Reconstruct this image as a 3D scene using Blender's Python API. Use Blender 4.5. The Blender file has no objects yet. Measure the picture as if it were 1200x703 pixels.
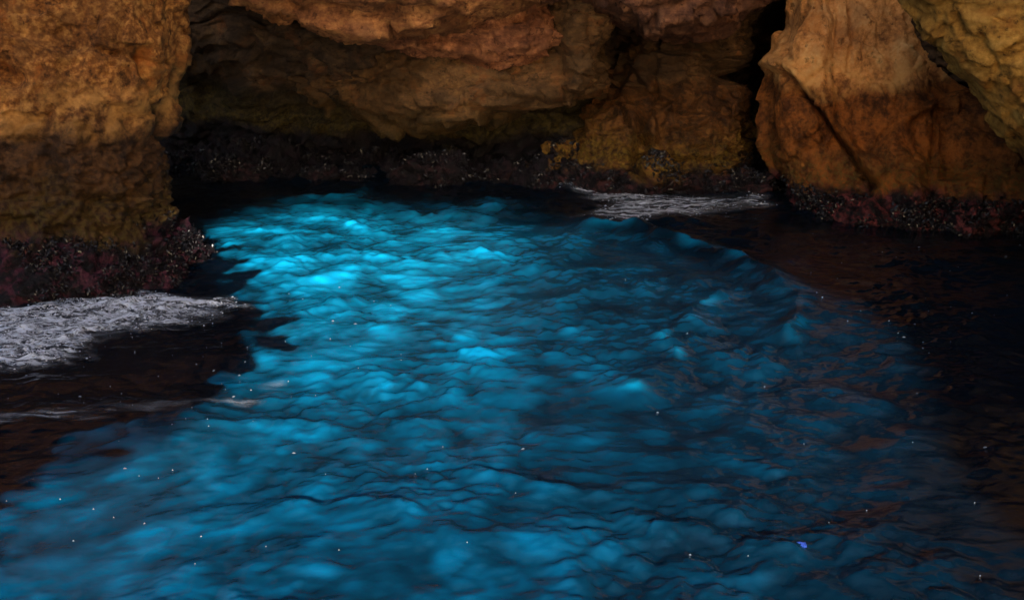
import bpy, math, random
import numpy as np
from mathutils import Vector

random.seed(7)
RNG = np.random.default_rng(11)
C = bpy.context.scene.collection
SC = bpy.context.scene
R = math.radians

# ------------------------------------------------------------------ camera
F_PX, CAM_H = 1449.0, 2.5
PITCH = math.atan((351.5 + 80) / F_PX)
cd = bpy.data.cameras.new('camera')
cam = bpy.data.objects.new('camera', cd); C.objects.link(cam)
cam.location = (0, 0, CAM_H); cam.rotation_euler = (math.pi / 2 - PITCH, 0, 0)
cd.sensor_fit = 'HORIZONTAL'; cd.sensor_width = 36; cd.lens = 36 * F_PX / 1200
cd.clip_start = 0.05; cd.clip_end = 6000
SC.camera = cam

# ------------------------------------------------------------------ sky, sun, exposure
SUN_EL, SUN_AZ = 18.0, 6.0           # the sun stands behind the camera, a little to its right
w = bpy.data.worlds.new('World'); SC.world = w; w.use_nodes = True
nt = w.node_tree; nt.nodes.clear()
sky = nt.nodes.new('ShaderNodeTexSky'); sky.sky_type = 'NISHITA'; sky.sun_disc = False
sky.sun_elevation = R(SUN_EL); sky.dust_density = 3.0; sky.air_density = 1.0; sky.ozone_density = 1.0
bg = nt.nodes.new('ShaderNodeBackground'); bg.inputs[1].default_value = 0.15
out = nt.nodes.new('ShaderNodeOutputWorld')
nt.links.new(sky.outputs[0], bg.inputs[0]); nt.links.new(bg.outputs[0], out.inputs[0])
to_sun = Vector((math.sin(R(SUN_AZ)) * math.cos(R(SUN_EL)), -math.cos(R(SUN_AZ)) * math.cos(R(SUN_EL)), math.sin(R(SUN_EL))))
sky.sun_rotation = math.atan2(to_sun.x, to_sun.y)
ld = bpy.data.lights.new('sun', 'SUN'); ld.energy = 4.6; ld.angle = R(0.6); ld.color = (1, 0.93, 0.82)
sun = bpy.data.objects.new('sun', ld); C.objects.link(sun); sun.location = to_sun * 40
sun.rotation_euler = to_sun.to_track_quat('Z', 'Y').to_euler()
SC.view_settings.view_transform = 'Standard'; SC.view_settings.look = 'None'
SC.view_settings.exposure = 1.28; SC.view_settings.gamma = 1.0
SC.render.engine = 'CYCLES'
SC.cycles.use_denoising = True
SC.cycles.max_bounces = 8; SC.cycles.diffuse_bounces = 4; SC.cycles.glossy_bounces = 3
SC.cycles.sample_clamp_indirect = 6

# ------------------------------------------------------------------ pixel -> place (distance always given)
SP, CP = math.sin(PITCH), math.cos(PITCH)
def at(px, py, Y):
    px, py, Y = np.broadcast_arrays(np.asarray(px, float), np.asarray(py, float), np.asarray(Y, float))
    a = (px - 600) / F_PX; b = -(py - 351.5) / F_PX
    dy = CP + b * SP; dz = -SP + b * CP
    t = Y / dy
    return np.stack([a * t, Y, CAM_H + dz * t], -1)
def on_water(px, py):
    b = -(py - 351.5) / F_PX
    Y = -CAM_H / (-SP + b * CP) * (CP + b * SP)
    return at(px, py, Y)
def to_px(P):
    d = P[..., 1] * CP - (P[..., 2] - CAM_H) * SP
    u = P[..., 1] * SP + (P[..., 2] - CAM_H) * CP
    return np.stack([600 + F_PX * P[..., 0] / d, 351.5 - F_PX * u / d], -1)

# ------------------------------------------------------------------ noise
def _h(ix, iy, iz, s):
    n = (ix.astype(np.uint32) * np.uint32(374761393) + iy.astype(np.uint32) * np.uint32(668265263)
         + iz.astype(np.uint32) * np.uint32(2147483647) + np.uint32((s * 1274126177) & 0xffffffff))
    n = (n ^ (n >> np.uint32(13))) * np.uint32(1274126177)
    n = (n ^ (n >> np.uint32(15))) * np.uint32(2246822519)
    return n ^ (n >> np.uint32(16))
GR = RNG.normal(size=(256, 3)); GR /= np.linalg.norm(GR, axis=1)[:, None]
def pn(P, s=0):
    sh = P.shape[:-1]; P = P.reshape(-1, 3)
    I = np.floor(P).astype(np.int64); f = P - I; u = f * f * f * (f * (f * 6 - 15) + 10)
    r = np.zeros(len(P))
    for dx in (0, 1):
        for dy in (0, 1):
            for dz in (0, 1):
                g = GR[_h(I[:, 0] + dx, I[:, 1] + dy, I[:, 2] + dz, s) & np.uint32(255)]
                v = g[:, 0] * (f[:, 0] - dx) + g[:, 1] * (f[:, 1] - dy) + g[:, 2] * (f[:, 2] - dz)
                r += v * (u[:, 0] if dx else 1 - u[:, 0]) * (u[:, 1] if dy else 1 - u[:, 1]) * (u[:, 2] if dz else 1 - u[:, 2])
    return (r * 1.6).reshape(sh)
def fbm(P, o=4, s=0, g=0.5, ridge=False):
    r = 0; a = 1; t = 0
    for k in range(o):
        n = pn(P * 2.03 ** k + 17.3 * k, s + k)
        if ridge: n = 1 - 2 * np.abs(n)
        r = r + a * n; t += a; a *= g
    return r / t
def worley(P, s=0):
    """F1, F2 and the id noise of the nearest cell"""
    sh = P.shape[:-1]; P = P.reshape(-1, 3); I = np.floor(P).astype(np.int64)
    f1 = np.full(len(P), 9.); f2 = np.full(len(P), 9.); cid = np.zeros(len(P))
    for dx in (-1, 0, 1):
        for dy in (-1, 0, 1):
            for dz in (-1, 0, 1):
                J = I + (dx, dy, dz)
                hx = _h(J[:, 0], J[:, 1], J[:, 2], s)
                o = np.stack([(hx & np.uint32(1023)) / 1023., ((hx >> np.uint32(10)) & np.uint32(1023)) / 1023., ((hx >> np.uint32(20)) & np.uint32(1023)) / 1023.], -1)
                d = np.linalg.norm(J + o - P, axis=1)
                m = d < f1
                f2 = np.where(m, f1, np.minimum(f2, d)); cid = np.where(m, (hx >> np.uint32(7) & np.uint32(255)) / 255., cid); f1 = np.where(m, d, f1)
    return f1.reshape(sh), f2.reshape(sh), cid.reshape(sh)
def facets(P, s, sharp=0.05):
    """broken planes: each cell of a 3-D cell pattern is a flat face with its own tilt"""
    sh = P.shape[:-1]; P = P.reshape(-1, 3); I = np.floor(P).astype(np.int64)
    f1 = np.full(len(P), 9.); f2 = np.full(len(P), 9.); val = np.zeros(len(P))
    for dx in (-1, 0, 1):
        for dy in (-1, 0, 1):
            for dz in (-1, 0, 1):
                J = I + (dx, dy, dz); hx = _h(J[:, 0], J[:, 1], J[:, 2], s)
                o = np.stack([(hx & np.uint32(1023)) / 1023., ((hx >> np.uint32(10)) & np.uint32(1023)) / 1023., ((hx >> np.uint32(20)) & np.uint32(1023)) / 1023.], -1)
                r = P - (J + o); d = np.linalg.norm(r, axis=1)
                v = (GR[hx & np.uint32(255)] * r).sum(1) + 0.35 * (((hx >> np.uint32(9)) & np.uint32(255)) / 255. - 0.5)
                m = d < f1; f2 = np.where(m, f1, np.minimum(f2, d)); val = np.where(m, v, val); f1 = np.where(m, d, f1)
    e = sst(0, sharp, f2 - f1)
    return (val * e).reshape(sh), e.reshape(sh)
def sst(a, b, x):
    t = np.clip((x - a) / (b - a), 0, 1); return t * t * (3 - 2 * t)
def seg_dist(Q, line):
    """distance of 2-D points to a polyline"""
    d = np.full(Q.shape[:-1], 1e9)
    for (a, b) in zip(line[:-1], line[1:]):
        a = np.array(a, float); v = np.array(b, float) - a
        t = np.clip(((Q - a) @ v) / (v @ v), 0, 1)
        d = np.minimum(d, np.linalg.norm(Q - a - t[..., None] * v, axis=-1))
    return d
def inside(Q, poly):
    x, y = Q[..., 0], Q[..., 1]; c = np.zeros(x.shape, bool)
    for (x1, y1), (x2, y2) in zip(poly, poly[1:] + poly[:1]):
        if y1 == y2: continue
        m = ((y1 > y) != (y2 > y)) & (x < (x2 - x1) * (y - y1) / (y2 - y1) + x1); c ^= m
    return c

# ------------------------------------------------------------------ mesh helpers
def mesh_obj(name, V, Fq, mat, parent=None, tri=False, smooth=True):
    V = np.ascontiguousarray(V, np.float32); Fq = np.ascontiguousarray(Fq, np.int32)
    k = Fq.shape[1]; n = len(Fq)
    me = bpy.data.meshes.new(name)
    me.vertices.add(len(V)); me.vertices.foreach_set('co', V.ravel())
    me.loops.add(n * k); me.loops.foreach_set('vertex_index', Fq.ravel())
    me.polygons.add(n); me.polygons.foreach_set('loop_start', np.arange(0, n * k, k, dtype=np.int32))
    me.polygons.foreach_set('use_smooth', np.full(n, smooth))
    me.update(calc_edges=True)
    me.materials.append(mat)
    o = bpy.data.objects.new(name, me); C.objects.link(o)
    if parent: o.parent = parent
    return o
def quads(nu, nv, wrap=False):
    """faces of a nu x nv grid, wrapped along v when asked"""
    idx = np.arange(nu * nv).reshape(nu, nv)
    if wrap: idx = np.concatenate([idx, idx[:, :1]], 1)
    return np.stack([idx[:-1, :-1], idx[1:, :-1], idx[1:, 1:], idx[:-1, 1:]], -1).reshape(-1, 4)
def grid_normals(P, wrap=False):
    du = np.gradient(P, axis=0)
    if wrap:
        Q = np.concatenate([P[:, -1:], P, P[:, :1]], 1); dv = (Q[:, 2:] - Q[:, :-2])
    else: dv = np.gradient(P, axis=1)
    N = np.cross(du, dv); return N / (np.linalg.norm(N, axis=-1, keepdims=True) + 1e-9)
def tag(o, label=None, cat=None, group=None, kind=None):
    if label: o['label'] = label
    if cat: o['category'] = cat
    if group: o['group'] = group
    if kind: o['kind'] = kind
    return o
def smooth1(a, n):
    if n < 1: return a
    k = np.hanning(2 * n + 3)[1:-1]; k /= k.sum()
    return np.convolve(np.pad(a, n, mode='edge'), k, mode='valid')

# ------------------------------------------------------------------ rock relief
def relief(P, N, rough=1.0, seed=0, strata=(1, 1, 1.6), blocky=0.06, plate=1.5, crust=0.4, low_top=0.75, cracks=(), steps=()):
    """push a rock surface along its normals: swells, broken blocks, bedding, crumbly grain, drawn cracks"""
    S = np.array(strata)
    d = 0.10 * fbm(P * 0.9, 3, seed) + 0.030 * fbm(P * 2.6 * S, 3, seed + 5)
    Pw = P + 0.07 * np.stack([fbm(P * 3.1, 2, seed + 31), fbm(P * 3.1, 2, seed + 33), fbm(P * 3.1, 2, seed + 35)], -1)
    v, e = facets(Pw * plate * S, seed + 3, 0.10)
    d += blocky * 2.2 / plate * v - 0.35 * blocky * (1 - e)
    v, e = facets(Pw * 3.4 * plate * S, seed + 4, 0.10)
    d += 0.045 * v * blocky / 0.06
    v, e = facets(Pw * 10.0, seed + 7, 0.2)
    patch = sst(-0.35, 0.4, fbm(P * 1.3, 2, seed + 44))
    d += 0.016 * v * (0.35 + patch)
    d -= 0.030 * patch * sst(0.30, 0.62, fbm(P * 7.5, 3, seed + 12))                # pits
    low = 1 - sst(low_top - 0.65, low_top, P[..., 2] + 0.18 * pn(P * 2.5, seed + 40))
    d += 0.014 * fbm(P * 22, 3, seed + 20, 0.6) * (1 + 1.2 * low)
    f1, _, _ = worley(P * 19.0, seed + 6)
    d += crust * low * 0.05 * (0.55 - f1)
    f1, f2, cid = worley(Pw * 5.0, seed + 8)
    d += crust * low * 0.10 * (cid - 0.45)
    d = d * rough
    if cracks:
        Q = to_px(P)
        jit = 4 * np.stack([pn(P * 4, seed + 61), pn(P * 4, seed + 62)], -1) + 2 * np.stack([pn(P * 17, seed + 63), pn(P * 17, seed + 64)], -1)
        for line, wid, dep in cracks:
            e = seg_dist(Q + jit, line)
            d = d - dep * np.exp(-(e / wid) ** 2)
    if steps:
        Q = to_px(P); wob = 6 * pn(P * 3.5, seed + 71) + 2.5 * pn(P * 13, seed + 72)
        for line, sgn, dep in steps:           # a plane set back on one side of a fracture
            l = np.array(line, float); side = (Q[..., 0] + wob - np.interp(Q[..., 1], l[:, 1], l[:, 0])) * sgn
            on = sst(l[0, 1] - 8, l[0, 1] + 8, Q[..., 1]) * (1 - sst(l[-1, 1] - 6, l[-1, 1] + 14, Q[..., 1]))
            d = d - dep * on * sst(-1, 4, side) * np.exp(-np.clip(side, 0, None) / 90)
    return P + N * d[..., None]

def rock_solid(name, axis, st, mat, nu=240, nv=300, ex=2.8, sil=0.4, sm=9, inset=0.05, parent=None, **kw):
    """a closed rock. axis 'z': st rows (py, px_left, px_right, y_front, y_back); axis 'x': (px, py_top, py_bottom, y_front, y_back)"""
    st = np.array(st, float); t = np.linspace(st[0, 0], st[-1, 0], nu)
    a, b, yf, yb = (smooth1(np.interp(t, st[:, 0], st[:, k]), sm) for k in (1, 2, 3, 4))
    ys = yf + sil * (yb - yf)
    gm = inset * F_PX / ys; a = a + gm; b = b - gm
    th = np.concatenate([np.linspace(-0.28, 1.28, int(nv * 0.86), endpoint=False), np.linspace(1.28, 1.72, nv - int(nv * 0.86), endpoint=False)]) * math.pi
    c = np.sign(np.cos(th)) * np.abs(np.cos(th)) ** (2 / ex); s = np.sign(np.sin(th)) * np.abs(np.sin(th)) ** (2 / ex)
    # even out the spacing of the cross-section
    Y = ((yf + yb) / 2)[:, None] - ((yb - yf) / 2)[:, None] * s[None]
    if axis == 'z':
        A = at(a, t, ys); B = at(b, t, ys); zr = at(600, t, ys if sil > 0.3 else yf + 0.15 * (yb - yf))[:, 2]
        X = ((A[:, 0] + B[:, 0]) / 2)[:, None] + ((B[:, 0] - A[:, 0]) / 2)[:, None] * c[None]
        P = np.stack([X, Y, np.repeat(zr[:, None], nv, 1)], -1)
    else:
        A = at(t, a, ys); B = at(t, b, ys); xr = at(t, (a + b) / 2, ys)[:, 0]
        Z = ((A[:, 2] + B[:, 2]) / 2)[:, None] + ((A[:, 2] - B[:, 2]) / 2)[:, None] * c[None]
        P = np.stack([np.repeat(xr[:, None], nv, 1), Y, Z], -1)
    # resample each loop to roughly even arc length on the front
    L = np.linalg.norm(np.diff(np.concatenate([P, P[:, :1]], 1), axis=1), axis=-1).mean(0) + 1e-6
    Lw = L * np.where((th > -0.3 * math.pi) & (th < 1.3 * math.pi), 1, 0.25)
    s0 = np.concatenate([[0], np.cumsum(Lw)]); s0 /= s0[-1]
    Pc = np.concatenate([P, P[:, :1]], 1); q = np.linspace(0, 1, nv, endpoint=False)
    i = np.clip(np.searchsorted(s0, q, side='right') - 1, 0, nv - 1); fr = ((q - s0[i]) / (s0[i + 1] - s0[i]))[None, :, None]
    P = Pc[:, i] * (1 - fr) + Pc[:, i + 1] * fr
    N = grid_normals(P, True)
    ctr = P.mean(1, keepdims=True)
    if ((P - ctr) * N).sum() < 0: N = -N; flip = True
    else: flip = False
    P = relief(P, N, **kw)
    V = P.reshape(-1, 3); Fq = quads(nu, nv, True)
    c0, c1 = P[0].mean(0), P[-1].mean(0); n = len(V)
    V = np.concatenate([V, [c0, c1]]); j = np.arange(nv); j1 = (j + 1) % nv; o = (nu - 1) * nv
    caps = np.concatenate([np.stack([j, j1, np.full(nv, n), np.full(nv, n)], -1), np.stack([o + j1, o + j, np.full(nv, n + 1), np.full(nv, n + 1)], -1)])
    if flip: Fq = Fq[:, ::-1]; caps = caps[:, [1, 0, 2, 3]]
    ob = mesh_obj(name, V, Fq, mat, parent)
    # fan caps as triangles in a second pass: keep them out of sight but closed
    me = ob.data; cap_tri = caps[:, :3]
    k0 = len(me.polygons); l0 = len(me.loops)
    me.loops.add(cap_tri.size); me.polygons.add(len(cap_tri))
    li = np.empty(len(me.loops), np.int32); me.loops.foreach_get('vertex_index', li); li[l0:] = cap_tri.ravel(); me.loops.foreach_set('vertex_index', li)
    ls = np.empty(len(me.polygons), np.int32); me.polygons.foreach_get('loop_start', ls); ls[k0:] = l0 + 3 * np.arange(len(cap_tri)); me.polygons.foreach_set('loop_start', ls)
    me.update(calc_edges=True)
    return ob, P, grid_normals(P, True) * (-1 if flip else 1)

# ------------------------------------------------------------------ materials
class NT:
    def __init__(s, name):
        s.m = bpy.data.materials.new(name); s.m.use_nodes = True; s.t = s.m.node_tree; s.t.nodes.clear()
        s.out = s.t.nodes.new('ShaderNodeOutputMaterial')
        s.pos = s.t.nodes.new('ShaderNodeNewGeometry').outputs['Position']
        s.zsep = None
    def n(s, typ, **props):
        o = s.t.nodes.new(typ)
        for k, v in props.items(): setattr(o, k, v)
        return o
    def put(s, sock, v):
        if hasattr(v, 'is_linked'): s.t.links.new(v, sock)
        elif v is not None:
            sock.default_value = (tuple(v) + (1,)) if isinstance(v, tuple) and len(v) == 3 and sock.type == 'RGBA' else v
    def math(s, op, a, b=None, c=None, clamp=False):
        o = s.n('ShaderNodeMath', operation=op, use_clamp=clamp)
        for i, v in enumerate((a, b, c)):
            if v is not None: s.put(o.inputs[i], v)
        return o.outputs[0]
    def noise(s, scale, detail=4, rough=0.55, off=(0, 0, 0), stretch=(1, 1, 1), dist=0, vec=None):
        mp = s.n('ShaderNodeMapping'); s.put(mp.inputs[0], vec or s.pos); mp.inputs['Location'].default_value = off; mp.inputs['Scale'].default_value = stretch
        o = s.n('ShaderNodeTexNoise'); s.put(o.inputs['Vector'], mp.outputs[0])
        o.inputs['Scale'].default_value = scale; o.inputs['Detail'].default_value = detail; o.inputs['Roughness'].default_value = rough; o.inputs['Distortion'].default_value = dist
        return o.outputs[0]
    def vor(s, scale, feature='F1', vec=None):
        o = s.n('ShaderNodeTexVoronoi', feature=feature); s.put(o.inputs['Vector'], vec or s.pos); o.inputs['Scale'].default_value = scale
        return o.outputs[0]
    def step(s, x, a, b, lo=0.0, hi=1.0):
        o = s.n('ShaderNodeMapRange', interpolation_type='SMOOTHSTEP'); s.put(o.inputs[0], x)
        for i, v in zip((1, 2, 3, 4), (a, b, lo, hi)): s.put(o.inputs[i], v)
        return o.outputs[0]
    def mix(s, f, a, b, mode='MIX'):
        o = s.n('ShaderNodeMix', data_type='RGBA', blend_type=mode); s.put(o.inputs[0], f); s.put(o.inputs[6], a); s.put(o.inputs[7], b)
        return o.outputs[2]
    def ramp(s, x, stops):
        o = s.n('ShaderNodeValToRGB'); s.put(o.inputs[0], x); e = o.color_ramp.elements
        while len(e) < len(stops): e.new(0.5)
        for k, (p, c) in enumerate(stops): e[k].position = p; e[k].color = tuple(c) + (1,)
        return o.outputs[0]
    def z(s):
        if s.zsep is None:
            o = s.n('ShaderNodeSeparateXYZ'); s.put(o.inputs[0], s.pos); s.zsep = o.outputs[2]
        return s.zsep
    def bump(s, h, strength, dist, normal=None):
        o = s.n('ShaderNodeBump'); s.put(o.inputs['Height'], h); o.inputs['Strength'].default_value = strength; o.inputs['Distance'].default_value = dist
        if normal: s.put(o.inputs['Normal'], normal)
        return o.outputs[0]
    def principled(s, **kw):
        o = s.n('ShaderNodeBsdfPrincipled')
        for k, v in kw.items(): s.put(o.inputs[k.replace('_', ' ')], v)
        return o.outputs[0]
    def done(s, sh): s.put(s.out.inputs[0], sh); return s.m

def rock_material(name, dark, mid, light, wet_a, wet_b, crust=(0.075, 0.022, 0.026), tide=1.18, crust_z=0.30, algae=(0.085, 0.06, 0.01), orange=0.5, off=0.0, bleach=0.0, weather=0.6, grain=0.38, soft=0.09, strat=(1, 1, 1.5)):
    s = NT(name); O = (off, off * 0.7, off * 1.3)
    n1 = s.noise(1.1, 5, 0.6, O); n2 = s.noise(5.0, 9, 0.66, O, strat, 0.3); n3 = s.noise(26, 6, 0.65, O); n4 = s.noise(2.3, 6, 0.6, (off + 9, 4, 2))
    v = s.math('ADD', s.math('MULTIPLY', n2, 1 - grain), s.math('MULTIPLY', n3, grain))
    dry = s.ramp(v, [(0.36, dark), (0.49, mid), (0.62, light)])
    dry = s.mix(s.step(n4, 0.52, 0.70, 0, 0.65), dry, tuple(c * k for c, k in zip(mid, (0.62, 0.72, 1.0))))           # greyer patches
    dry = s.mix(s.math('MULTIPLY', s.step(s.noise(3.4, 8, 0.7, (off + 3, 8, 1)), 0.52, 0.64), orange), dry, (0.50, 0.145, 0.022))  # rust-orange lichen
    dry = s.mix(s.step(s.noise(11, 7, 0.7, (off, 5, 7)), 0.34, 0.44, 0.75, 0.0), dry, tuple(c * 0.30 for c in dark))      # dirt in pits
    dry = s.mix(s.step(s.noise(1.9, 6, 0.62, (off + 1, 2, 6), dist=0.5), 0.44, 0.60, weather, 0.0), dry, tuple(c * 0.8 for c in dark))   # old grey-brown weathering
    wet = s.mix(s.step(v, 0.38, 0.62), wet_a, wet_b)
    wet = s.mix(s.step(s.noise(7, 6, 0.7, (2, off, 3)), 0.50, 0.62, 0, 0.7), wet, tuple(c * 0.35 for c in wet_a))
    zz = s.math('ADD', s.z(), s.math('ADD', s.math('MULTIPLY', s.math('SUBTRACT', n1, 0.5), 0.55), s.math('MULTIPLY', s.math('SUBTRACT', n2, 0.5), 0.30)))
    alg = s.step(zz, crust_z + 0.08, crust_z + 0.5, 0.75, 0.0)
    wet = s.mix(s.math('MULTIPLY', alg, s.step(n3, 0.40, 0.60)), wet, algae)
    dry = s.mix(s.math('MULTIPLY', s.step(zz, tide + 0.05, tide + 0.42, bleach, 0.0), s.step(n2, 0.40, 0.58)), dry, (0.74, 0.36, 0.10))   # salt-bleached band above the tide mark
    td = s.step(zz, tide - soft, tide + soft)
    col = s.mix(td, wet, dry)
    cv = s.vor(34); cr = s.step(zz, crust_z - 0.07, crust_z + 0.09, 1.0, 0.0)
    cc = s.mix(s.step(s.noise(9, 8, 0.7, O), 0.46, 0.60), (0.005, 0.004, 0.006), crust)
    cc = s.mix(s.step(s.noise(60, 3, 0.6), 0.60, 0.70, 0, 0.5), cc, tuple(2.2 * c for c in crust))
    col = s.mix(cr, col, cc)
    rough = s.math('SUBTRACT', 0.9, s.math('MULTIPLY', s.math('SUBTRACT', 1.0, td), s.step(n3, 0.3, 0.7, 0.22, 0.42)))
    h = s.noise(15, 12, 0.74, O, strat)
    nrm = s.bump(h, 1.0, 0.040); nrm = s.bump(s.noise(90, 6, 0.75), 0.8, 0.008, nrm)
    return s.done(s.principled(Base_Color=col, Roughness=rough, Normal=nrm, Specular_IOR_Level=0.22))

M_PILLAR = rock_material('pillar_limestone', (0.055, 0.019, 0.006), (0.36, 0.128, 0.028), (0.80, 0.36, 0.09), (0.028, 0.012, 0.005), (0.125, 0.052, 0.016), off=1.0, orange=0.8, crust_z=0.36, bleach=0.6, grain=0.62, weather=0.5, soft=0.15, crust=(0.075, 0.018, 0.032), strat=(1, 1, 1))
M_RIGHT = rock_material('slab_limestone', (0.28, 0.096, 0.028), (0.80, 0.32, 0.085), (0.96, 0.52, 0.19), (0.095, 0.027, 0.005), (0.38, 0.112, 0.017), off=5.0, orange=0.4, crust_z=0.24, crust=(0.13, 0.028, 0.03), bleach=0.7, weather=0.2, soft=0.10, strat=(1.2, 1.2, 0.8))
M_PALE = rock_material('pale_limestone', (0.16, 0.07, 0.014), (0.50, 0.235, 0.042), (0.76, 0.40, 0.09), (0.04, 0.016, 0.005), (0.10, 0.04, 0.012), off=8.0, orange=0.35, tide=1.0, crust_z=0.2, weather=0.3)
M_CEIL = rock_material('ceiling_limestone', (0.11, 0.038, 0.015), (0.48, 0.18, 0.064), (0.82, 0.37, 0.12), (0.10, 0.05, 0.02), (0.20, 0.10, 0.04), off=12.0, orange=0.3, tide=0.70, strat=(0.8, 1, 2.2))
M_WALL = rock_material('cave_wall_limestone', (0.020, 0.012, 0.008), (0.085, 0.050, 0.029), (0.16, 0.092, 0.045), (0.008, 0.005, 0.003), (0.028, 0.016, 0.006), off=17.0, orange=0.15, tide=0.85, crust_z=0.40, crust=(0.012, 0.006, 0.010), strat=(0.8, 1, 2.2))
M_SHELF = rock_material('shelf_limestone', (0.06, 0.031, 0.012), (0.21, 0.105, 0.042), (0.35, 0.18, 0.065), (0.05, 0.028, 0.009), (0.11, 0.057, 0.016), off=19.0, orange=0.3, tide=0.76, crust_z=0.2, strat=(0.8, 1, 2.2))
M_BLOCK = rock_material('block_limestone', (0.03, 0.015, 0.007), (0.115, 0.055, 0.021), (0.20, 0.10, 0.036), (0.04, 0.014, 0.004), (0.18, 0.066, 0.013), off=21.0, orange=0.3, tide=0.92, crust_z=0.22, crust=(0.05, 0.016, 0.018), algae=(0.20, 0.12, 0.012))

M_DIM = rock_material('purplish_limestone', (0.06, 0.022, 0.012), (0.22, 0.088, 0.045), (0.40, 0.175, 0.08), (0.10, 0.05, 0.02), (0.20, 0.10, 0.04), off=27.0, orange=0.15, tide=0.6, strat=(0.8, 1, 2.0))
M_PINK = rock_material('pinkish_limestone', (0.09, 0.030, 0.014), (0.34, 0.125, 0.056), (0.62, 0.25, 0.105), (0.10, 0.05, 0.02), (0.20, 0.10, 0.04), off=31.0, orange=0.2, tide=0.6, strat=(0.8, 1, 2.0))
M_REEF = rock_material('reef_rock', (0.04, 0.02, 0.01), (0.1, 0.05, 0.02), (0.2, 0.1, 0.04), (0.03, 0.012, 0.007), (0.10, 0.04, 0.022), off=35.0, orange=0.1, tide=1.3, crust_z=0.4, crust=(0.026, 0.010, 0.013))
def mussel_material():
    s = NT('mussel_shell')
    c = s.ramp(s.noise(40, 3), [(0.3, (0.002, 0.002, 0.003)), (0.58, (0.008, 0.006, 0.008)), (0.72, (0.035, 0.022, 0.022))])
    return s.done(s.principled(Base_Color=c, Roughness=0.34, Specular_IOR_Level=0.4))
M_MUSSEL = mussel_material()

# ------------------------------------------------------------------ water
PATCH = [(238, 276), (252, 258), (330, 243), (450, 240), (600, 248), (720, 268), (860, 304), (935, 350), (965, 410), (985, 500), (1040, 590), (1090, 703), (1090, 760),
         (-60, 760), (-40, 640), (40, 560), (150, 500), (265, 462), (318, 415), (328, 372), (292, 345), (276, 320), (266, 290)]
PATCH_W = [tuple(on_water(*q)[:2]) for q in PATCH]  # outlines the painted glow and the window that lets the sun in
CREST_A = [tuple(on_water(*q)[:2]) for q in [(690, 262), (800, 285), (868, 308), (915, 340), (938, 372), (932, 405)]]
CREST_B = [tuple(on_water(*q)[:2]) for q in [(830, 355), (800, 395), (775, 430), (735, 470)]]
def waves(x, y, full=False):
    P = np.stack([x, y, np.zeros_like(x)], -1)
    wx = 0.24 * fbm(P * 0.6, 2, 101); wy = 0.24 * fbm(P * 0.6, 2, 104)
    xx, yy = x + wx, y + wy
    ca, sa = math.cos(0.35), math.sin(0.35); u = xx * ca + yy * sa; v = -xx * sa + yy * ca
    U = lambda fu, fv, z: np.stack([u * fu, v * fv, np.full_like(u, z)], -1)
    h = 0.055 * pn(np.stack([xx * 0.55, yy * 0.7, 0 * xx], -1), 110)
    soft = lambda n, e: 1 - np.sqrt(n * n + e)
    n1 = soft(pn(U(1.35, 1.5, 0.3), 111), 0.01); n2 = soft(pn(U(3.0, 3.3, 2.3), 112), 0.012); n3 = soft(pn(U(6.6, 7.2, 4.3), 113), 0.012)
    gust = (0.45 + 0.9 * sst(-0.4, 0.4, fbm(P * 0.9, 2, 118))) * (0.85 + 0.15 * sst(5.0, 7.5, y))
    brk = sst(-0.35, 0.35, pn(P * 1.7, 119))               # crests come and go
    f1, _, cid = worley(np.stack([u * 3.3 + 0.35 * pn(P * 3.7, 126), v * 3.0 + 0.35 * pn(P * 3.7, 127), 0 * u + 0.5], -1), 128)
    dome = np.clip(0.75 - f1, 0, 1) * (0.35 + 0.9 * cid)      # short separate wavelets
    f1, _, cid = worley(np.stack([u * 7.5 + 0.3 * pn(P * 6, 129), v * 7.0, 0 * u + 0.5], -1), 131)
    dome2 = np.clip(0.75 - f1, 0, 1) * (0.2 + cid)
    h = h + gust * (0.055 * dome + 0.028 * dome2)
    h = h + 0.042 * (n1 - 0.6) + gust * ((0.026 * brk + 0.008) * (n2 - 0.6) + 0.018 * (1.35 - brk) * (n3 - 0.6) + 0.018 * pn(U(2.6, 2.8, 9.1), 122))
    h = h + gust * (0.010 * (0.4 - np.abs(pn(U(13, 14, 6.3), 114))) + 0.0035 * pn(U(25, 27, 8.3), 115))
    h = h * (1 - 0.45 * (1 - sst(-2.4, -1.2, x + 0.15 * (y - 7))) - 0.30 * sst(1.6, 2.6, x))
    br = 0
    for line, amp, wd in ((CREST_A, 0.075, 0.15), (CREST_B, 0.05, 0.11)):
        d = seg_dist(np.stack([x, y], -1) + 0.13 * np.stack([pn(P * 2.2, 120), pn(P * 2.2, 121)], -1), line)
        h = h + amp * np.exp(-(d / wd) ** 1.4); br = br + np.exp(-(d / (0.6 * wd)) ** 2) * sst(-0.1, 0.4, pn(P * 3, 125))
    if full: return h, np.clip(0.55 * sst(0.60, 0.97, 0.25 * n1 + 0.45 * n2 + 0.30 * n3) + 0.9 * sst(0.08, 0.55, dome) + 0.35 * sst(0.1, 0.5, dome2), 0, 1), br
    return h
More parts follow.
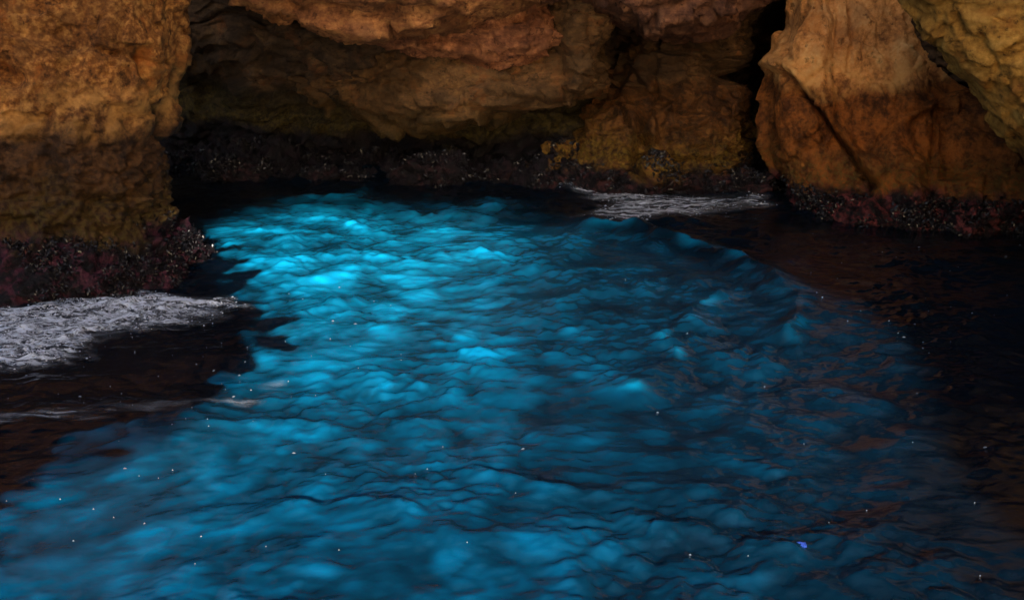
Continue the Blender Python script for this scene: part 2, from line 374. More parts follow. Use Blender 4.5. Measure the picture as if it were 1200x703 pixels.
def water_material():
    s = NT('grotto_water')
    at_ = s.n('ShaderNodeAttribute'); at_.attribute_name = 'glow_mask'
    glow_mask = at_.outputs['Fac']
    at2 = s.n('ShaderNodeAttribute'); at2.attribute_name = 'glow_core'; glow_core = at2.outputs['Fac']
    blue = s.mix(glow_core, (0.001, 0.105, 0.235), (0.003, 0.40, 0.74))
    col = s.mix(glow_mask, (0.0012, 0.005, 0.011), blue)  # blue glow painted into the base colour over near-black water
    nrm = s.bump(s.noise(30, 3, 0.55, stretch=(1, 1.3, 1), dist=0.8), 0.14, 0.012)
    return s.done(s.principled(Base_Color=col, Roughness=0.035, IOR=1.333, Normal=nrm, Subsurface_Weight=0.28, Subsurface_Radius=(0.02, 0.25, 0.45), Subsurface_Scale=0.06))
def build_water():
    def axis(lo, hi, step, far):
        c = list(np.arange(lo, hi, step)); g = step; a = lo; pre = []
        while a > -far: g *= 1.35; a -= g; pre.append(a)
        g = step; b = c[-1]; post = []
        while b < far: g *= 1.35; b += g; post.append(b)
        return np.array(pre[::-1] + c + post)
    xs = axis(-4.6, 5.0, 0.0145, 3000); ys = axis(3.6, 13.2, 0.0145, 3000)
    X, Y = np.meshgrid(xs, ys, indexing='ij')
    fade = sst(60, 10, np.hypot(X, Y - 6)) if False else 1 - sst(12, 60, np.hypot(X, Y - 6))
    H, crest_glow, br = waves(X, Y, True); H = H * fade
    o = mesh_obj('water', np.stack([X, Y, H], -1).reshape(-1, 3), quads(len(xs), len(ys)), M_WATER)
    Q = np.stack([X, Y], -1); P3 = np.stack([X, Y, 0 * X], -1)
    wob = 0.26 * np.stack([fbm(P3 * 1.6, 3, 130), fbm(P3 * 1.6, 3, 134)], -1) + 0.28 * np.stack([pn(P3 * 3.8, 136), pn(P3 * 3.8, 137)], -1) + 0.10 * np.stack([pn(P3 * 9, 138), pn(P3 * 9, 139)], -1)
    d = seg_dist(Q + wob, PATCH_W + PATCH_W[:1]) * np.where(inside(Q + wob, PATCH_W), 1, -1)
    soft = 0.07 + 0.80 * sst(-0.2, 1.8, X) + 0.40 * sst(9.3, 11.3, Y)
    glow_mask = sst(-soft, soft * 1.1, d) 
    cxy = on_water(370, 288)  # brightest spot of the painted glow
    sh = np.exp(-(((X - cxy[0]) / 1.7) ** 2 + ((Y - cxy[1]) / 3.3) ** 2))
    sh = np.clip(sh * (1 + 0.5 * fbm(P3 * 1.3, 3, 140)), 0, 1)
    # the painted glow is brighter on wavelet crests and fades out to the right
    glow_mask = glow_mask * np.clip(0.80 + 0.9 * fbm(P3 * 0.9, 3, 150), 0.3, 1) * (0.14 + 0.75 * crest_glow * (0.45 + 0.55 * sst(-0.2, 0.2, pn(P3 * 3.1, 158))) + 0.36 * sst(-0.25, 0.45, fbm(P3 * 2.6, 4, 155, 0.6))) * (1 - 0.72 * sst(-0.5, 1.3, X + 0.10 * (Y - 7))) * (1 - 0.16 * (1 - sst(4.4, 7.8, Y)))
    glow_mask = np.clip(glow_mask + 0.5 * br, 0, 1); sh = np.clip(sh + 0.5 * br, 0, 1)  # the drawn crests are brightened in the painted glow too
    for nm, arr in (('glow_mask', glow_mask), ('glow_core', sh)):
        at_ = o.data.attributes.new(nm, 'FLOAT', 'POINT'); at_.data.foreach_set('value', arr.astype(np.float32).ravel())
    return tag(o, 'rippled sea water glowing cyan blue inside the cave', kind='structure')
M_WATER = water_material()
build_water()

# ------------------------------------------------------------------ cave wall behind; unseen roof and screens added to shape the light
def wall_depth(px, py):
    """how far the rear wall stands, smooth through hints (px, py, metres)"""
    hints = [(120, 0, 14.6), (120, 120, 15.6), (120, 215, 14.5), (230, 20, 13.8), (230, 100, 14.8), (230, 170, 14.6), (230, 215, 14.0),
             (320, 40, 13.4), (320, 90, 13.7), (330, 140, 13.9), (330, 185, 14.2), (320, 215, 13.6), (430, 60, 13.0), (430, 110, 13.2), (430, 140, 13.5), (430, 185, 14.0), (430, 215, 13.4),
             (540, 60, 12.9), (540, 120, 12.7), (540, 165, 13.3), (540, 190, 13.5), (540, 215, 13.2), (640, 100, 12.8), (640, 140, 12.9), (640, 180, 13.1), (640, 215, 13.0),
             (720, 60, 14.4), (720, 110, 14.2), (720, 160, 13.2), (800, 60, 13.7), (800, 130, 13.4), (800, 210, 12.8), (900, 60, 14.8), (900, 210, 13.0), (1100, 60, 13), (1100, 210, 12.5), (1400, 100, 12), (300, -120, 13), (800, -120, 13), (-200, 100, 14), (600, 320, 13.2), (100, 320, 13.4), (1100, 320, 12)]
    n = 0; t = 0
    for hx, hy, hz in hints:
        wgt = 1 / (((px - hx) / 70.0) ** 2 + ((py - hy) / 38.0) ** 2 + 0.12) ** 1.6
        n = n + wgt * hz; t = t + wgt
    return n / t
def build_wall():
    PX, PY = np.meshgrid(np.linspace(-400, 1600, 900), np.linspace(-260, 330, 330), indexing='ij')
    P = at(PX, PY, wall_depth(PX, PY))
    N = grid_normals(P); N = np.where((N[..., 1:2] > 0), -N, N)
    P = relief(P, N, seed=50, strata=(0.7, 1, 2.0), blocky=0.11, crust=0.5, rough=1.25,
               cracks=[([(283, 28), (290, 45), (305, 70)], 3, 0.10), ([(350, 75), (372, 92), (420, 108), (440, 95), (500, 100)], 5, 0.10), ([(400, 128), (440, 120), (470, 100)], 4, 0.08), ([(240, 130), (330, 132), (420, 125)], 4, 0.05)])
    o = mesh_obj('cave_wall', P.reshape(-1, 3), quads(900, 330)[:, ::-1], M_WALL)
    return tag(o, 'dim brown recessed rear wall of the sea cave', kind='structure')
build_wall()
def build_roof():  # out of view; its brow is placed to limit skylight and sky reflections
    pr = np.array([(13.6, 2.6), (12.4, 3.2), (11.4, 4.4), (9.6, 6.4), (7.6, 8.0), (6.8, 9.2), (7.0, 11), (8, 14), (10, 17), (14, 18)], float)
    nu, nv = 160, 160
    t = np.linspace(0, len(pr) - 1, nu); y = smooth1(np.interp(t, range(len(pr)), pr[:, 0]), 6); z = smooth1(np.interp(t, range(len(pr)), pr[:, 1]), 6)
    x = np.linspace(-13, 13, nv); P = np.stack([np.broadcast_to(x, (nu, nv)), np.repeat(y[:, None], nv, 1), np.repeat(z[:, None], nv, 1) - 0.012 * np.broadcast_to(x ** 2, (nu, nv))], -1)
    N = grid_normals(P); N = np.where(N[..., 2:3] > 0, -N, N)
    P = P + N * (0.8 * fbm(P * 0.4, 4, 70) + 0.1 * fbm(P * 2, 3, 75))[..., None]
    return tag(mesh_obj('unseen_roof', P.reshape(-1, 3), quads(nu, nv), M_WALL), 'unseen vaulted limestone roof above the grotto, shaped to hold back skylight', kind='structure')
build_roof()
def build_side():  # out of view; added to block sky on the right for directional shading
    Y, Z = np.meshgrid(np.linspace(-9, 14, 150), np.linspace(-1.5, 10, 80), indexing='ij')
    P = np.stack([6.6 + 0.14 * np.abs(Y - 4) , Y, Z], -1)
    P[..., 0] += 0.9 * fbm(P * 0.4, 4, 170) + 0.15 * fbm(P * 1.8, 3, 175)
    return tag(mesh_obj('side_screen', P.reshape(-1, 3), quads(150, 80), M_WALL), 'unseen brown rock screen added on the right to cut the side light', kind='structure')
build_side()
def build_sun_screen():
    """unseen rock screen added behind the camera; its ragged window shapes the sun patch"""
    Yp = -9.0; k = math.tan(R(SUN_EL)) / math.cos(R(SUN_AZ)); sx = math.tan(R(SUN_AZ))
    hole = [(x + (y - Yp) * sx, (y - Yp) * k) for x, y in PATCH_W]
    hc = (sum(q[0] for q in hole) / len(hole), sum(q[1] for q in hole) / len(hole)); hole = [(hc[0] + (x - hc[0]) * 1.10, z + (0.12 if z > hc[1] else 0)) for x, z in hole]
    hole = [(x + (0.2 if x > hc[0] + 0.8 and z < 18.0 * k else 0), z) for x, z in hole]
    hole = [q for q in hole if q[1] > 13.0 * k]
    # order runs left-back -> right -> near ; keep open down to the sea
    nu, nv = 420, 200
    X, Z = np.meshgrid(np.linspace(-17, 19, nu), np.linspace(-1, 14, nv), indexing='ij')
    P3 = np.stack([X, 0 * X, Z], -1)
    poly = hole[:]
    cx = sum(q[0] for q in poly) / len(poly)
    Q = np.stack([X, Z], -1) + 0.12 * np.stack([fbm(P3 * 1.2, 3, 90), fbm(P3 * 1.2, 3, 94)], -1)
    zmin = min(q[1] for q in poly)
    xl = min(q[0] for q in poly if q[1] < zmin + 0.6); xr = max(q[0] for q in poly if q[1] < zmin + 0.6)
    ins = inside(Q, poly) | ((Q[..., 1] < zmin + 0.3) & (Q[..., 0] > xl) & (Q[..., 0] < xr))
    edge = (X - 1.5) / 8.0; top = 12.4 - 3.6 * sst(0.75, 1.1, np.abs(edge))
    ins |= (np.abs(edge) > 2.1 + 0.2 * fbm(P3 * 0.7, 3, 98)) | (Z > top + 1.4 * fbm(P3 * 0.35, 3, 99))
    yf = Yp + 0.5 * fbm(P3 * 0.8, 4, 91); yb = Yp - 0.9 + 0.4 * fbm(P3 * 0.7, 4, 95)
    V = np.concatenate([np.stack([X, yf, Z], -1).reshape(-1, 3), np.stack([X, yb, Z], -1).reshape(-1, 3)])
    keep = ~(ins[:-1, :-1] | ins[1:, :-1] | ins[1:, 1:] | ins[:-1, 1:])
    q = quads(nu, nv)[keep.ravel()]; n = nu * nv
    faces = [q[:, ::-1], q + n]
    from collections import Counter
    E = np.concatenate([q[:, [0, 1]], q[:, [1, 2]], q[:, [2, 3]], q[:, [3, 0]]])
    key = np.sort(E, 1); kk = key[:, 0] * n + key[:, 1]; u, inv, cnt = np.unique(kk, return_inverse=True, return_counts=True)
    B = E[cnt[inv] == 1]
    faces.append(np.stack([B[:, 0], B[:, 1], B[:, 1] + n, B[:, 0] + n], -1))
    return tag(mesh_obj('sun_screen', V, np.concatenate(faces), M_PALE), 'unseen rock screen added behind the camera to shape the sun patch', kind='structure')
build_sun_screen()

# ------------------------------------------------------------------ the rocks
ROCKS = {}
def rock(name, label, cat, *a, group=None, **kw):
    o, P, N = rock_solid(name, *a, **kw); tag(o, label, cat, group); ROCKS[label] = (o, P, N); return o, P, N

left = rock('rock_buttress', 'tall orange-brown rock buttress rising at the left edge, dark wet band below', 'rock', 'z',
    [(-150, -420, 232, 8.9, 10.3), (-40, -420, 226, 8.8, 10.3), (0, -420, 222, 8.75, 10.3), (60, -420, 214, 8.7, 10.3), (100, -420, 208, 8.65, 10.3), (150, -420, 205, 8.65, 10.3), (190, -420, 199, 8.6, 10.3),
     (235, -420, 200, 8.5, 10.3), (255, -420, 214, 8.35, 10.3), (275, -420, 234, 8.2, 10.3), (300, -420, 252, 8.1, 10.3), (330, -420, 256, 8.15, 10.3), (350, -420, 245, 8.2, 10.3), (420, -420, 240, 8.3, 10.3)],
    M_PILLAR, nu=420, nv=420, ex=3.0, sil=0.7, sm=8, inset=0.0, seed=1, blocky=0.07, strata=(1, 1, 1), crust=1.0, low_top=1.25, rough=1.05,
    cracks=[([(165, 60), (175, 105), (186, 130), (194, 165)], 6, 0.10), ([(0, 85), (18, 95)], 12, 0.12), ([(100, 150), (170, 235), (190, 245)], 6, 0.05), ([(0, 290), (80, 280), (150, 300), (220, 290)], 6, 0.05)])

rock('rock_slab', 'long tan rock ledge along the top edge beside the buttress', 'rock', 'x',
    [(235, -120, -2, 12.3, 14), (262, -120, 6, 12.0, 14), (299, -120, 31, 11.55, 14), (340, -120, 36, 11.4, 14), (388, -120, 53, 11.35, 14), (440, -120, 51, 11.35, 14), (470, -120, 41, 11.35, 14), (520, -120, 33, 11.35, 14), (590, -120, 22, 11.4, 14), (660, -120, 4, 11.9, 14)],
    M_CEIL, nu=330, nv=220, ex=2.6, sil=0.25, seed=100, strata=(0.7, 1, 2.2), blocky=0.09, crust=0, cracks=[([(330, 0), (345, 20), (400, 12)], 4, 0.05)])
rock('rock_slab', 'rounded pinkish-brown rock bulge hanging below the tan ledge', 'rock', 'x',
    [(415, 10, 48, 12.5, 14), (450, 0, 60, 12.2, 14), (480, -10, 69, 12.2, 14), (530, -20, 84, 12.15, 14), (565, -20, 93, 12.1, 14), (600, -20, 99, 12.1, 14), (630, -15, 96, 12.2, 14), (648, 0, 84, 12.3, 14), (656, 20, 60, 12.7, 14)],
    M_PINK, nu=300, nv=200, ex=2.4, sil=0.25, sm=5, seed=200, strata=(0.8, 1, 1.8), blocky=0.09, crust=0, cracks=[([(560, 20), (585, 60), (620, 70)], 4, 0.04), ([(470, 60), (500, 40), (540, 35)], 4, 0.03)])
rock('rock_slab', 'upright smooth brown rock bulge left of the black cleft', 'rock', 'z',
    [(-60, 640, 730, 12.3, 14), (0, 638, 732, 12.2, 14), (40, 640, 720, 12.25, 14), (70, 642, 708, 12.2, 14), (100, 640, 700, 12.25, 14), (108, 642, 696, 12.4, 14), (114, 650, 688, 12.8, 14)],
    M_SHELF, nu=200, nv=180, ex=2.5, sil=0.25, sm=5, seed=300, blocky=0.06, crust=0, cracks=[([(690, 20), (697, 60), (698, 110)], 3, 0.05)])
rock('rock_shelf', 'broad dim brown rock shelf under the rounded bulges', 'rock', 'x',
    [(330, 60, 100, 13.9, 15), (370, 60, 125, 13.5, 14.8), (420, 50, 150, 13.05, 14.5), (460, 40, 164, 12.7, 14.4), (490, 40, 170, 12.45, 14.4), (540, 40, 162, 12.35, 14.4), (600, 40, 147, 12.3, 14.4), (650, 40, 132, 12.35, 14.4), (690, 50, 120, 12.5, 14.4), (712, 60, 112, 12.9, 14.4)],
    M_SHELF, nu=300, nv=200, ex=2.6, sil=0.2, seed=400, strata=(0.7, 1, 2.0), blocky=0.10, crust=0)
rock('rock_slab', 'dark purplish-brown rock overhang along the top edge near the tall slab', 'rock', 'x',
    [(585, -120, -6, 11.9, 14), (612, -120, 8, 11.7, 14), (660, -120, 12, 11.6, 14), (695, -120, 30, 11.45, 14), (735, -120, 40, 11.4, 14), (775, -120, 51, 11.4, 14), (805, -120, 55, 11.4, 14), (850, -120, 44, 11.5, 14), (890, -120, 24, 11.8, 14), (920, -120, 0, 12.2, 14)],
    M_DIM, nu=320, nv=220, ex=2.6, sil=0.25, seed=500, strata=(0.8, 1, 1.6), blocky=0.10, crust=0, cracks=[([(690, 0), (735, 15), (745, 30)], 5, 0.08), ([(640, 5), (670, 8), (700, 2)], 4, 0.06)])
rock('rock_block', 'squarish dim brown rock block between the black cleft and the tall slab', 'rock', 'z',
    [(-40, 745, 880, 13.0, 14.6), (30, 738, 882, 12.85, 14.5), (60, 738, 884, 12.85, 14.4), (100, 726, 884, 12.8, 14.4), (128, 712, 884, 12.8, 14.4), (150, 712, 882, 12.9, 14.4)],
    M_BLOCK, nu=230, nv=220, ex=3.2, sil=0.2, sm=5, seed=600, blocky=0.12, crust=0, cracks=[([(768, 40), (764, 90), (772, 128)], 4, 0.14), ([(845, 85), (890, 95)], 9, 0.3), ([(790, 48), (830, 62), (870, 90)], 4, 0.07)])
rock('rock_block', 'ochre weathered rock apron rising from the water below the square block', 'rock', 'z',
    [(104, 765, 880, 12.9, 14), (120, 748, 886, 12.65, 14), (132, 736, 890, 12.5, 14), (146, 684, 892, 12.4, 14), (165, 668, 893, 12.3, 14), (185, 658, 895, 12.2, 14), (205, 622, 898, 12.1, 14), (222, 606, 902, 12.0, 14), (260, 600, 905, 12, 14)],
    M_BLOCK, nu=230, nv=300, ex=3.0, sil=0.15, sm=4, seed=700, blocky=0.10, crust=1.0, rough=1.1, cracks=[([(758, 130), (750, 175), (742, 225)], 7, 0.22), ([(700, 150), (740, 145)], 4, 0.06), ([(880, 120), (890, 225)], 7, 0.2)])
right = rock('rock_slab', 'tall leaning orange rock slab on the right with a diagonal crack', 'rock', 'z',
    [(-150, 930, 1040, 11.6, 12.6), (-40, 922, 1050, 11.45, 12.6), (0, 916, 1062, 11.35, 12.6), (36, 912, 1080, 11.25, 12.6), (44, 900, 1086, 11.2, 12.6), (60, 889, 1096, 11.15, 12.6), (82, 884, 1118, 11.1, 12.6), (105, 884, 1150, 11.0, 12.6), (150, 886, 1230, 10.9, 12.6), (200, 896, 1330, 10.75, 12.6), (220, 905, 1370, 10.65, 12.6), (232, 922, 1400, 10.45, 12.6), (255, 927, 1430, 10.3, 12.6), (320, 925, 1450, 10.3, 12.6)],
    M_RIGHT, nu=360, nv=420, ex=3.0, sil=0.45, sm=3, seed=800, blocky=0.10, plate=1.1, strata=(1.2, 1, 0.8), crust=0.7, rough=0.9,
    cracks=[([(925, 88), (945, 116), (975, 150), (1000, 184), (1026, 216)], 2.8, 0.34), ([(1062, 20), (1090, 70), (1104, 110), (1102, 190)], 4, 0.10), ([(998, 10), (1000, 80)], 3, 0.04), ([(945, 116), (975, 118), (990, 100)], 3, 0.04)],
    steps=[([(918, 80), (945, 116), (975, 150), (1000, 184), (1028, 220)], -1, 0.20), ([(1045, -20), (1085, 60), (1104, 110), (1110, 200)], 1, 0.15), ([(935, -60), (950, 10), (930, 60)], -1, 0.15)])
rock('rock_outcrop', 'pale yellow-brown rock outcrop jutting in at the upper right corner', 'rock', 'z',
    [(-150, 985, 1700, 8.3, 9.6), (-60, 1022, 1700, 8.2, 9.6), (0, 1054, 1700, 8.1, 9.6), (50, 1088, 1700, 8.05, 9.6), (105, 1130, 1700, 8.0, 9.6), (150, 1165, 1700, 8.0, 9.6), (195, 1203, 1700, 8.0, 9.6), (240, 1240, 1700, 8.1, 9.6), (300, 1285, 1700, 8.3, 9.6), (400, 1320, 1700, 8.5, 9.6), (440, 1320, 1700, 8.5, 9.6)],
    M_PALE, nu=420, nv=360, ex=3.0, sil=0.7, sm=6, inset=0.0, seed=900, blocky=0.06, crust=0.5, rough=0.9, cracks=[([(1120, 20), (1130, 40), (1150, 50)], 5, 0.06), ([(1150, 40), (1170, 80)], 4, 0.05)])
ledge = rock('rock_ledge', 'low black mussel-covered ledge along the rear waterline', 'rock', 'x',
    [(150, 196, 238, 13.2, 14.8), (230, 190, 238, 12.9, 14.7), (300, 178, 238, 12.75, 14.6), (360, 190, 238, 12.7, 14.5), (430, 186, 238, 12.6, 14.4), (490, 192, 238, 12.5, 14.4), (560, 182, 238, 12.45, 14.3), (610, 186, 238, 12.35, 14.2), (655, 172, 238, 12.3, 14.2), (700, 186, 238, 12.3, 14.2)],
    M_WALL, nu=380, nv=160, ex=2.6, sil=0.3, seed=1000, blocky=0.10, crust=1.2, rough=1.3)

def boulder(label, px, py, r, sq=(1.2, 0.9, 0.8), seed=0, mat=None, lift=0.0):
    c = on_water(px, py); nu, nv = 60, 80
    t, p = np.meshgrid(np.linspace(0.02, math.pi - 0.02, nu), np.linspace(0, 2 * math.pi, nv, endpoint=False), indexing='ij')
    D = np.stack([np.sin(t) * np.cos(p), np.sin(t) * np.sin(p), np.cos(t)], -1)
    P = c + np.array([0, 0.5 * r, lift]) + D * r * np.array(sq)
    P = relief(P, D, seed=seed, blocky=0.08, crust=1.3, rough=0.9)
    q = quads(nu, nv, True)
    o = mesh_obj('boulder', P.reshape(-1, 3), q, mat or M_WALL); tag(o, label, 'boulder', 'mussel-crusted boulders at the waterline')
    ROCKS[label] = (o, P, D); return o
for k, a in enumerate([
    ('small pale-topped boulder standing on the rear ledge left of the ochre apron', 660, 214, 0.28, (0.9, 0.8, 1.6)),
    ('black mussel-covered boulder at the foot of the ochre apron beside the foam', 762, 226, 0.22, (1.2, 0.9, 0.9)),
    ('low dark boulder against the ochre apron, second from the tall slab', 830, 226, 0.17, (1.4, 0.9, 0.8)),
    ('dark boulder in the corner between ochre apron and tall slab', 888, 228, 0.22, (1.1, 0.9, 0.9)),
    ('black crusted boulder under the middle of the tall slab', 1060, 268, 0.18, (1.5, 0.9, 0.8)),
    ('dark crusted boulder under the pale outcrop corner', 1150, 274, 0.2, (1.5, 0.9, 0.8)),
    ('rounded black boulder on the rear ledge nearest the left buttress', 268, 214, 0.24, (1.3, 0.9, 1.0)),
    ('reddish-black boulder on the rear ledge below the shelf tip', 505, 216, 0.26, (1.5, 0.9, 0.9)),
    ('low lumpy dark boulder on the rear ledge midway along the recess', 390, 214, 0.22, (1.7, 0.9, 0.8)),
    ('reddish lump of rock on the rear ledge just left of the pale-topped boulder', 598, 216, 0.2, (1.6, 0.9, 0.9))]):
    boulder(*a, seed=1100 + 20 * k, mat=M_BLOCK if k < 4 else M_RIGHT if k < 6 else M_REEF)

# ------------------------------------------------------------------ mussels on the rocks (uncountable: one part for each rock)
def shell_template():
    n = 6; rings = [(-1, 0.0), (-0.55, 0.8), (0.25, 1.0), (1, 0.0)]
    V = [(0, 0, -1)]; F = []
    for z, r in rings[1:3]:
        for k in range(n): a = 2 * math.pi * k / n; V.append((r * math.cos(a), 0.55 * r * math.sin(a), z))
    V.append((0, 0, 1))
    for k in range(n):
        k1 = (k + 1) % n
        F += [(0, 1 + k1, 1 + k), (1 + k, 1 + k1, 1 + n + k1), (1 + k, 1 + n + k1, 1 + n + k), (1 + n + k, 1 + n + k1, 1 + 2 * n)]
    return np.array(V, float), np.array(F)
SV, SF = shell_template()
def mussels(label, count, ztop, size=(0.012, 0.026), seed=0):
    o, P, N = ROCKS[label]
    rg = np.random.default_rng(seed + 5)
    p = P.reshape(-1, 3); nn = N.reshape(-1, 3)
    clump = fbm(p * 3.0, 3, 300 + seed)
    wgt = (p[:, 2] > -0.10) * (p[:, 2] + 0.16 * clump < ztop) * np.clip(0.25 + clump * 2.2, 0, 1) * (nn[:, 1] < 0.5)
    Q = to_px(p); wgt = wgt * (Q[:, 0] > -60) * (Q[:, 0] < 1260)
    if wgt.sum() <= 0: return
    i = rg.choice(len(p), count, p=wgt / wgt.sum())
    c = p[i] + rg.normal(size=(count, 3)) * 0.008; ax = nn[i] + 0.7 * rg.normal(size=(count, 3)); ax /= np.linalg.norm(ax, axis=1)[:, None]
    b = np.cross(ax, rg.normal(size=(count, 3))); b /= np.linalg.norm(b, axis=1)[:, None]; d = np.cross(ax, b)
    L = rg.uniform(*size, count)[:, None, None]
    V = c[:, None] + L * (SV[None, :, 0:1] * 0.5 * b[:, None] + SV[None, :, 1:2] * 0.5 * d[:, None] + SV[None, :, 2:3] * ax[:, None])
    F = SF[None] + (np.arange(count) * len(SV))[:, None, None]
    m = mesh_obj('mussels', V.reshape(-1, 3), F.reshape(-1, 3), M_MUSSEL, o, smooth=False); m['kind'] = 'stuff'
L_ = list(ROCKS)
mussels(L_[0], 5000, 0.42, seed=1)
mussels('ochre weathered rock apron rising from the water below the square block', 3400, 0.28, size=(0.014, 0.034), seed=2)
mussels('tall leaning orange rock slab on the right with a diagonal crack', 3600, 0.26, size=(0.014, 0.032), seed=3)
mussels('low black mussel-covered ledge along the rear waterline', 6500, 0.6, size=(0.016, 0.04), seed=4)
for k, l in enumerate(L_):
    if 'boulder' in l: mussels(l, 700, 0.6, size=(0.014, 0.036), seed=10 + k)

# ------------------------------------------------------------------ foam
def foam_material(name, streak):
    s = NT(name)
    at_ = s.n('ShaderNodeAttribute'); at_.attribute_name = 'cover'
    a1 = s.step(s.noise(7, 10, 0.76, stretch=(streak, 1.5, 1), dist=1.4), 0.43, 0.60); a2 = s.step(s.noise(26, 6, 0.7, stretch=(streak, 1.5, 1)), 0.40, 0.66)
    a = s.math('MULTIPLY', s.step(at_.outputs['Fac'], 0.05, 0.75), s.math('ADD', s.math('MULTIPLY', a1, 0.92), s.math('MULTIPLY', a2, 0.12)), clamp=True)
    dif = s.principled(Base_Color=(0.80, 0.84, 0.97), Roughness=0.7, Normal=s.bump(s.noise(60, 5, 0.7), 0.8, 0.02))
    tr = s.n('ShaderNodeBsdfTransparent').outputs[0]
    mx = s.n('ShaderNodeMixShader'); s.put(mx.inputs[0], a); s.put(mx.inputs[1], tr); s.put(mx.inputs[2], dif)
    return s.done(mx.outputs[0])
M_FOAM = foam_material('sea_foam', 0.9); M_STREAK = foam_material('streaky_foam', 0.28)
_s = NT('froth_white'); M_FROTH = _s.done(_s.principled(Base_Color=_s.mix(_s.noise(22), (0.50, 0.52, 0.68), (0.86, 0.86, 0.90)), Roughness=0.45))
def foam_sheet(name, label, poly_px, strength, seed, streak=(1, 1), step=0.014, rise=0.0, bubbles=4000, stretch=1.3, mounds=()):
    W = [tuple(on_water(*q)[:2]) for q in poly_px]
    x0, x1 = min(q[0] for q in W) - .3, max(q[0] for q in W) + .3; y0, y1 = min(q[1] for q in W) - .3, max(q[1] for q in W) + .3
    xs = np.arange(x0, x1, step); ys = np.arange(y0, y1, step); X, Y = np.meshgrid(xs, ys, indexing='ij')
    P = np.stack([X, Y, 0 * X], -1)
    d = seg_dist(np.stack([X, Y], -1), W + W[:1]) * np.where(inside(np.stack([X, Y], -1), W), 1, -1)
    S = np.stack([X * streak[0] + Y * 0.5 * streak[0], Y * streak[1], 0 * X], -1)
    n = fbm(S * 3.2, 5, seed, 0.6, ridge=True)
    cov = np.clip(strength * sst(-0.12, 0.40, d + 0.15 * fbm(P * 2.5, 2, seed + 6)) * (0.28 + 0.80 * sst(0.05, 0.75, n)), 0, 1)
    for (mx_, my_, mr_) in mounds:
        g = on_water(mx_, my_); cov = np.clip(cov + 0.7 * np.exp(-(((X - g[0]) / mr_) ** 2 + ((Y - g[1]) / (0.6 * mr_)) ** 2)) * sst(-0.2, 0.3, n), 0, 1)
    Z = waves(X, Y) + 0.006 + rise * cov * (0.5 + 0.5 * np.abs(fbm(P * 7, 3, seed + 9))) + 0.012 * cov * fbm(P * 18, 2, seed + 3)
    q = quads(len(xs), len(ys)); c = cov.ravel()[q].max(1) > 0.10
    q = q[c]; u, inv = np.unique(q, return_inverse=True)
    o = mesh_obj(name, np.stack([X, Y, Z], -1).reshape(-1, 3)[u], inv.reshape(-1, 4), M_FOAM if stretch < 2 else M_STREAK)
    a = o.data.attributes.new('cover', 'FLOAT', 'POINT'); a.data.foreach_set('value', cov.ravel()[u].astype(np.float32))
    tag(o, label, 'foam', kind='stuff')
    if not bubbles: return o
    # froth: small domes riding on the wash
    rg = np.random.default_rng(seed); lace = fbm(S * 9 + 3, 4, seed + 21, 0.65, ridge=True)
    w8 = (np.clip(cov, 0, 1) ** 1.6 * sst(0.15, 0.75, lace)).ravel(); k = rg.choice(w8.size, bubbles, p=w8 / w8.sum())
    c = np.stack([X, Y, Z], -1).reshape(-1, 3)[k] + rg.normal(size=(bubbles, 3)) * (step * 0.6, step * 0.6, 0.001)
    r = (0.0018 + 0.005 * rg.random(bubbles) ** 3)[:, None]; m = 7; ang = np.arange(m) * 2 * math.pi / m
    rr = r * rg.uniform(0.6, 1.3, (bubbles, m)); ring = np.stack([rr * np.cos(ang) * stretch, rr * np.sin(ang), np.full((bubbles, m), -0.002)], -1)
    top = np.concatenate([rg.normal(size=(bubbles, 2)) * r * 0.2, r * rg.uniform(0.35, 0.8, (bubbles, 1))], 1)[:, None]
    V = c[:, None] + np.concatenate([ring, top], 1)
    F = np.array([(a_, (a_ + 1) % m, m) for a_ in range(m)])[None] + (np.arange(bubbles) * (m + 1))[:, None, None]
    b = mesh_obj('froth', V.reshape(-1, 3), F.reshape(-1, 3), M_FROTH, o); b['kind'] = 'stuff'
    return o
foam_sheet('sea_foam', 'white churning foam washing against the foot of the left buttress', [(-60, 372), (40, 362), (120, 346), (200, 344), (275, 352), (290, 366), (225, 386), (140, 404), (90, 432), (-60, 452)], 1.1, 500, (0.8, 1.1), rise=0.05, bubbles=2600, mounds=((40, 380, 0.3), (95, 372, 0.2), (150, 364, 0.15), (20, 410, 0.25)))
foam_sheet('sea_foam', 'thin grey streaks of foam drifting below the ochre apron', [(640, 222), (740, 212), (790, 228), (905, 232), (910, 246), (800, 260), (700, 266), (660, 256), (700, 240), (650, 226)], 0.66, 520, (0.45, 2.6), bubbles=400, stretch=2.2)
foam_sheet('sea_foam', 'faint white foam threads lying along the edge of the dark water in front of the left foam', [(-40, 492), (60, 482), (160, 474), (300, 462), (345, 430), (352, 440), (310, 474), (180, 488), (80, 500), (-40, 512)], 0.7, 540, (0.5, 2.6), bubbles=0, stretch=2.4)
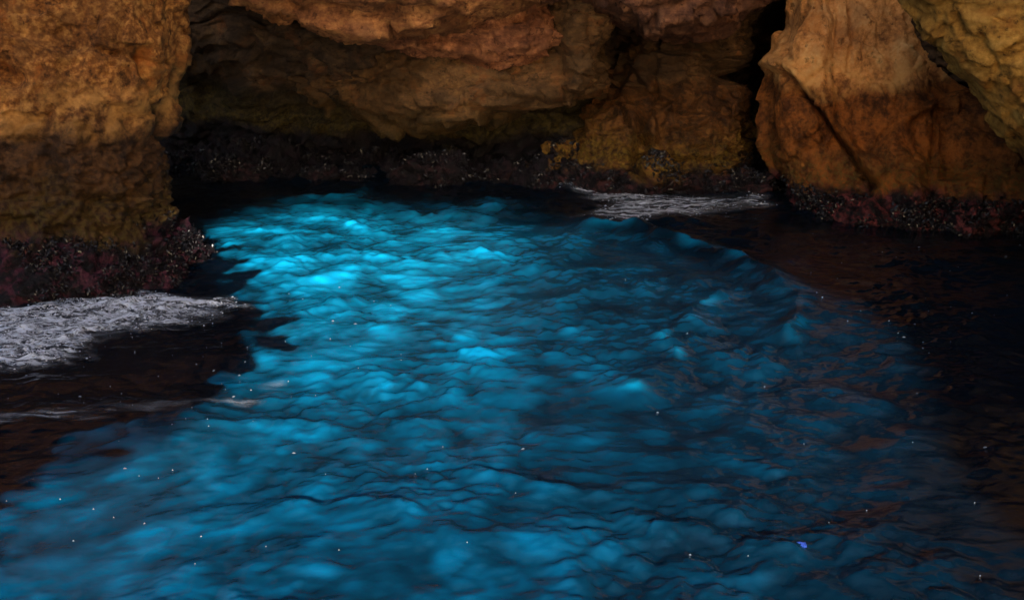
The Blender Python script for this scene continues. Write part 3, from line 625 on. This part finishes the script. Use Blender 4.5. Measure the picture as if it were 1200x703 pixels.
def flecks():
    rg = np.random.default_rng(3); V = []; F = []; n = 0
    spots = []
    for (x0, x1, y0, y1, k) in ((0, 330, 400, 500, 30), (200, 480, 330, 470, 22), (0, 420, 480, 690, 20), (950, 1195, 270, 420, 30), (850, 1190, 420, 690, 10), (430, 850, 330, 690, 10)):
        for _ in range(k): spots.append((rg.uniform(x0, x1), rg.uniform(y0, y1)))
    for (px, py) in spots:
        c = on_water(px, py); r = (0.0018 + 0.005 * rg.random() ** 4) * (0.5 + 0.06 * c[1]); e = 1 + 1.6 * rg.random(); m = 9
        a0 = rg.uniform(0, 0.6)
        ang = np.arange(m) * 2 * math.pi / m; rr = r * (0.7 + 0.6 * rg.random(m))
        lx = rr * np.cos(ang) * e; ly = rr * np.sin(ang)
        x = c[0] + lx * math.cos(a0) - ly * math.sin(a0); y = c[1] + lx * math.sin(a0) + ly * math.cos(a0)
        z = waves(np.append(x, c[0]), np.append(y, c[1])) + 0.002; z[-1] += 0.006
        V.append(np.stack([np.append(x, c[0]), np.append(y, c[1]), z], -1))
        F += [(n + k, n + (k + 1) % m, n + m) for k in range(m)]; n += m + 1
    s = NT('fleck_foam'); mt = s.done(s.principled(Base_Color=s.mix(s.noise(30), (0.10, 0.12, 0.15), (0.24, 0.26, 0.30)), Roughness=0.5))
    tag(mesh_obj('foam_flecks', np.concatenate(V), np.array(F), mt), 'tiny white foam flecks scattered over the water', 'foam', kind='stuff')
flecks()
def scrap():
    c = on_water(938, 643); n, m = 9, 5
    V = []
    for i in range(n):
        for j in range(m):
            x = (i / (n - 1) - 0.5) * 0.05 * (1 - 0.25 * abs(j - 2) / 2); y = (j / (m - 1) - 0.5) * 0.045
            V.append((c[0] + x, c[1] + y, waves(np.array([c[0]]), np.array([c[1]]))[0] + 0.001 + 0.004 * math.sin(9 * i + 4 * j) + 0.004 * (j % 2)))
    s = NT('blue_plastic'); mt = s.done(s.principled(Base_Color=s.mix(s.noise(80), (0.012, 0.04, 0.30), (0.05, 0.10, 0.42)), Roughness=0.3))
    o = mesh_obj('plastic_scrap', np.array(V), quads(n, m), mt, smooth=False)
    md = o.modifiers.new('thickness', 'SOLIDIFY'); md.thickness = 0.003
    tag(o, 'tiny bright violet-blue scrap floating on dark water', 'scrap')
scrap()
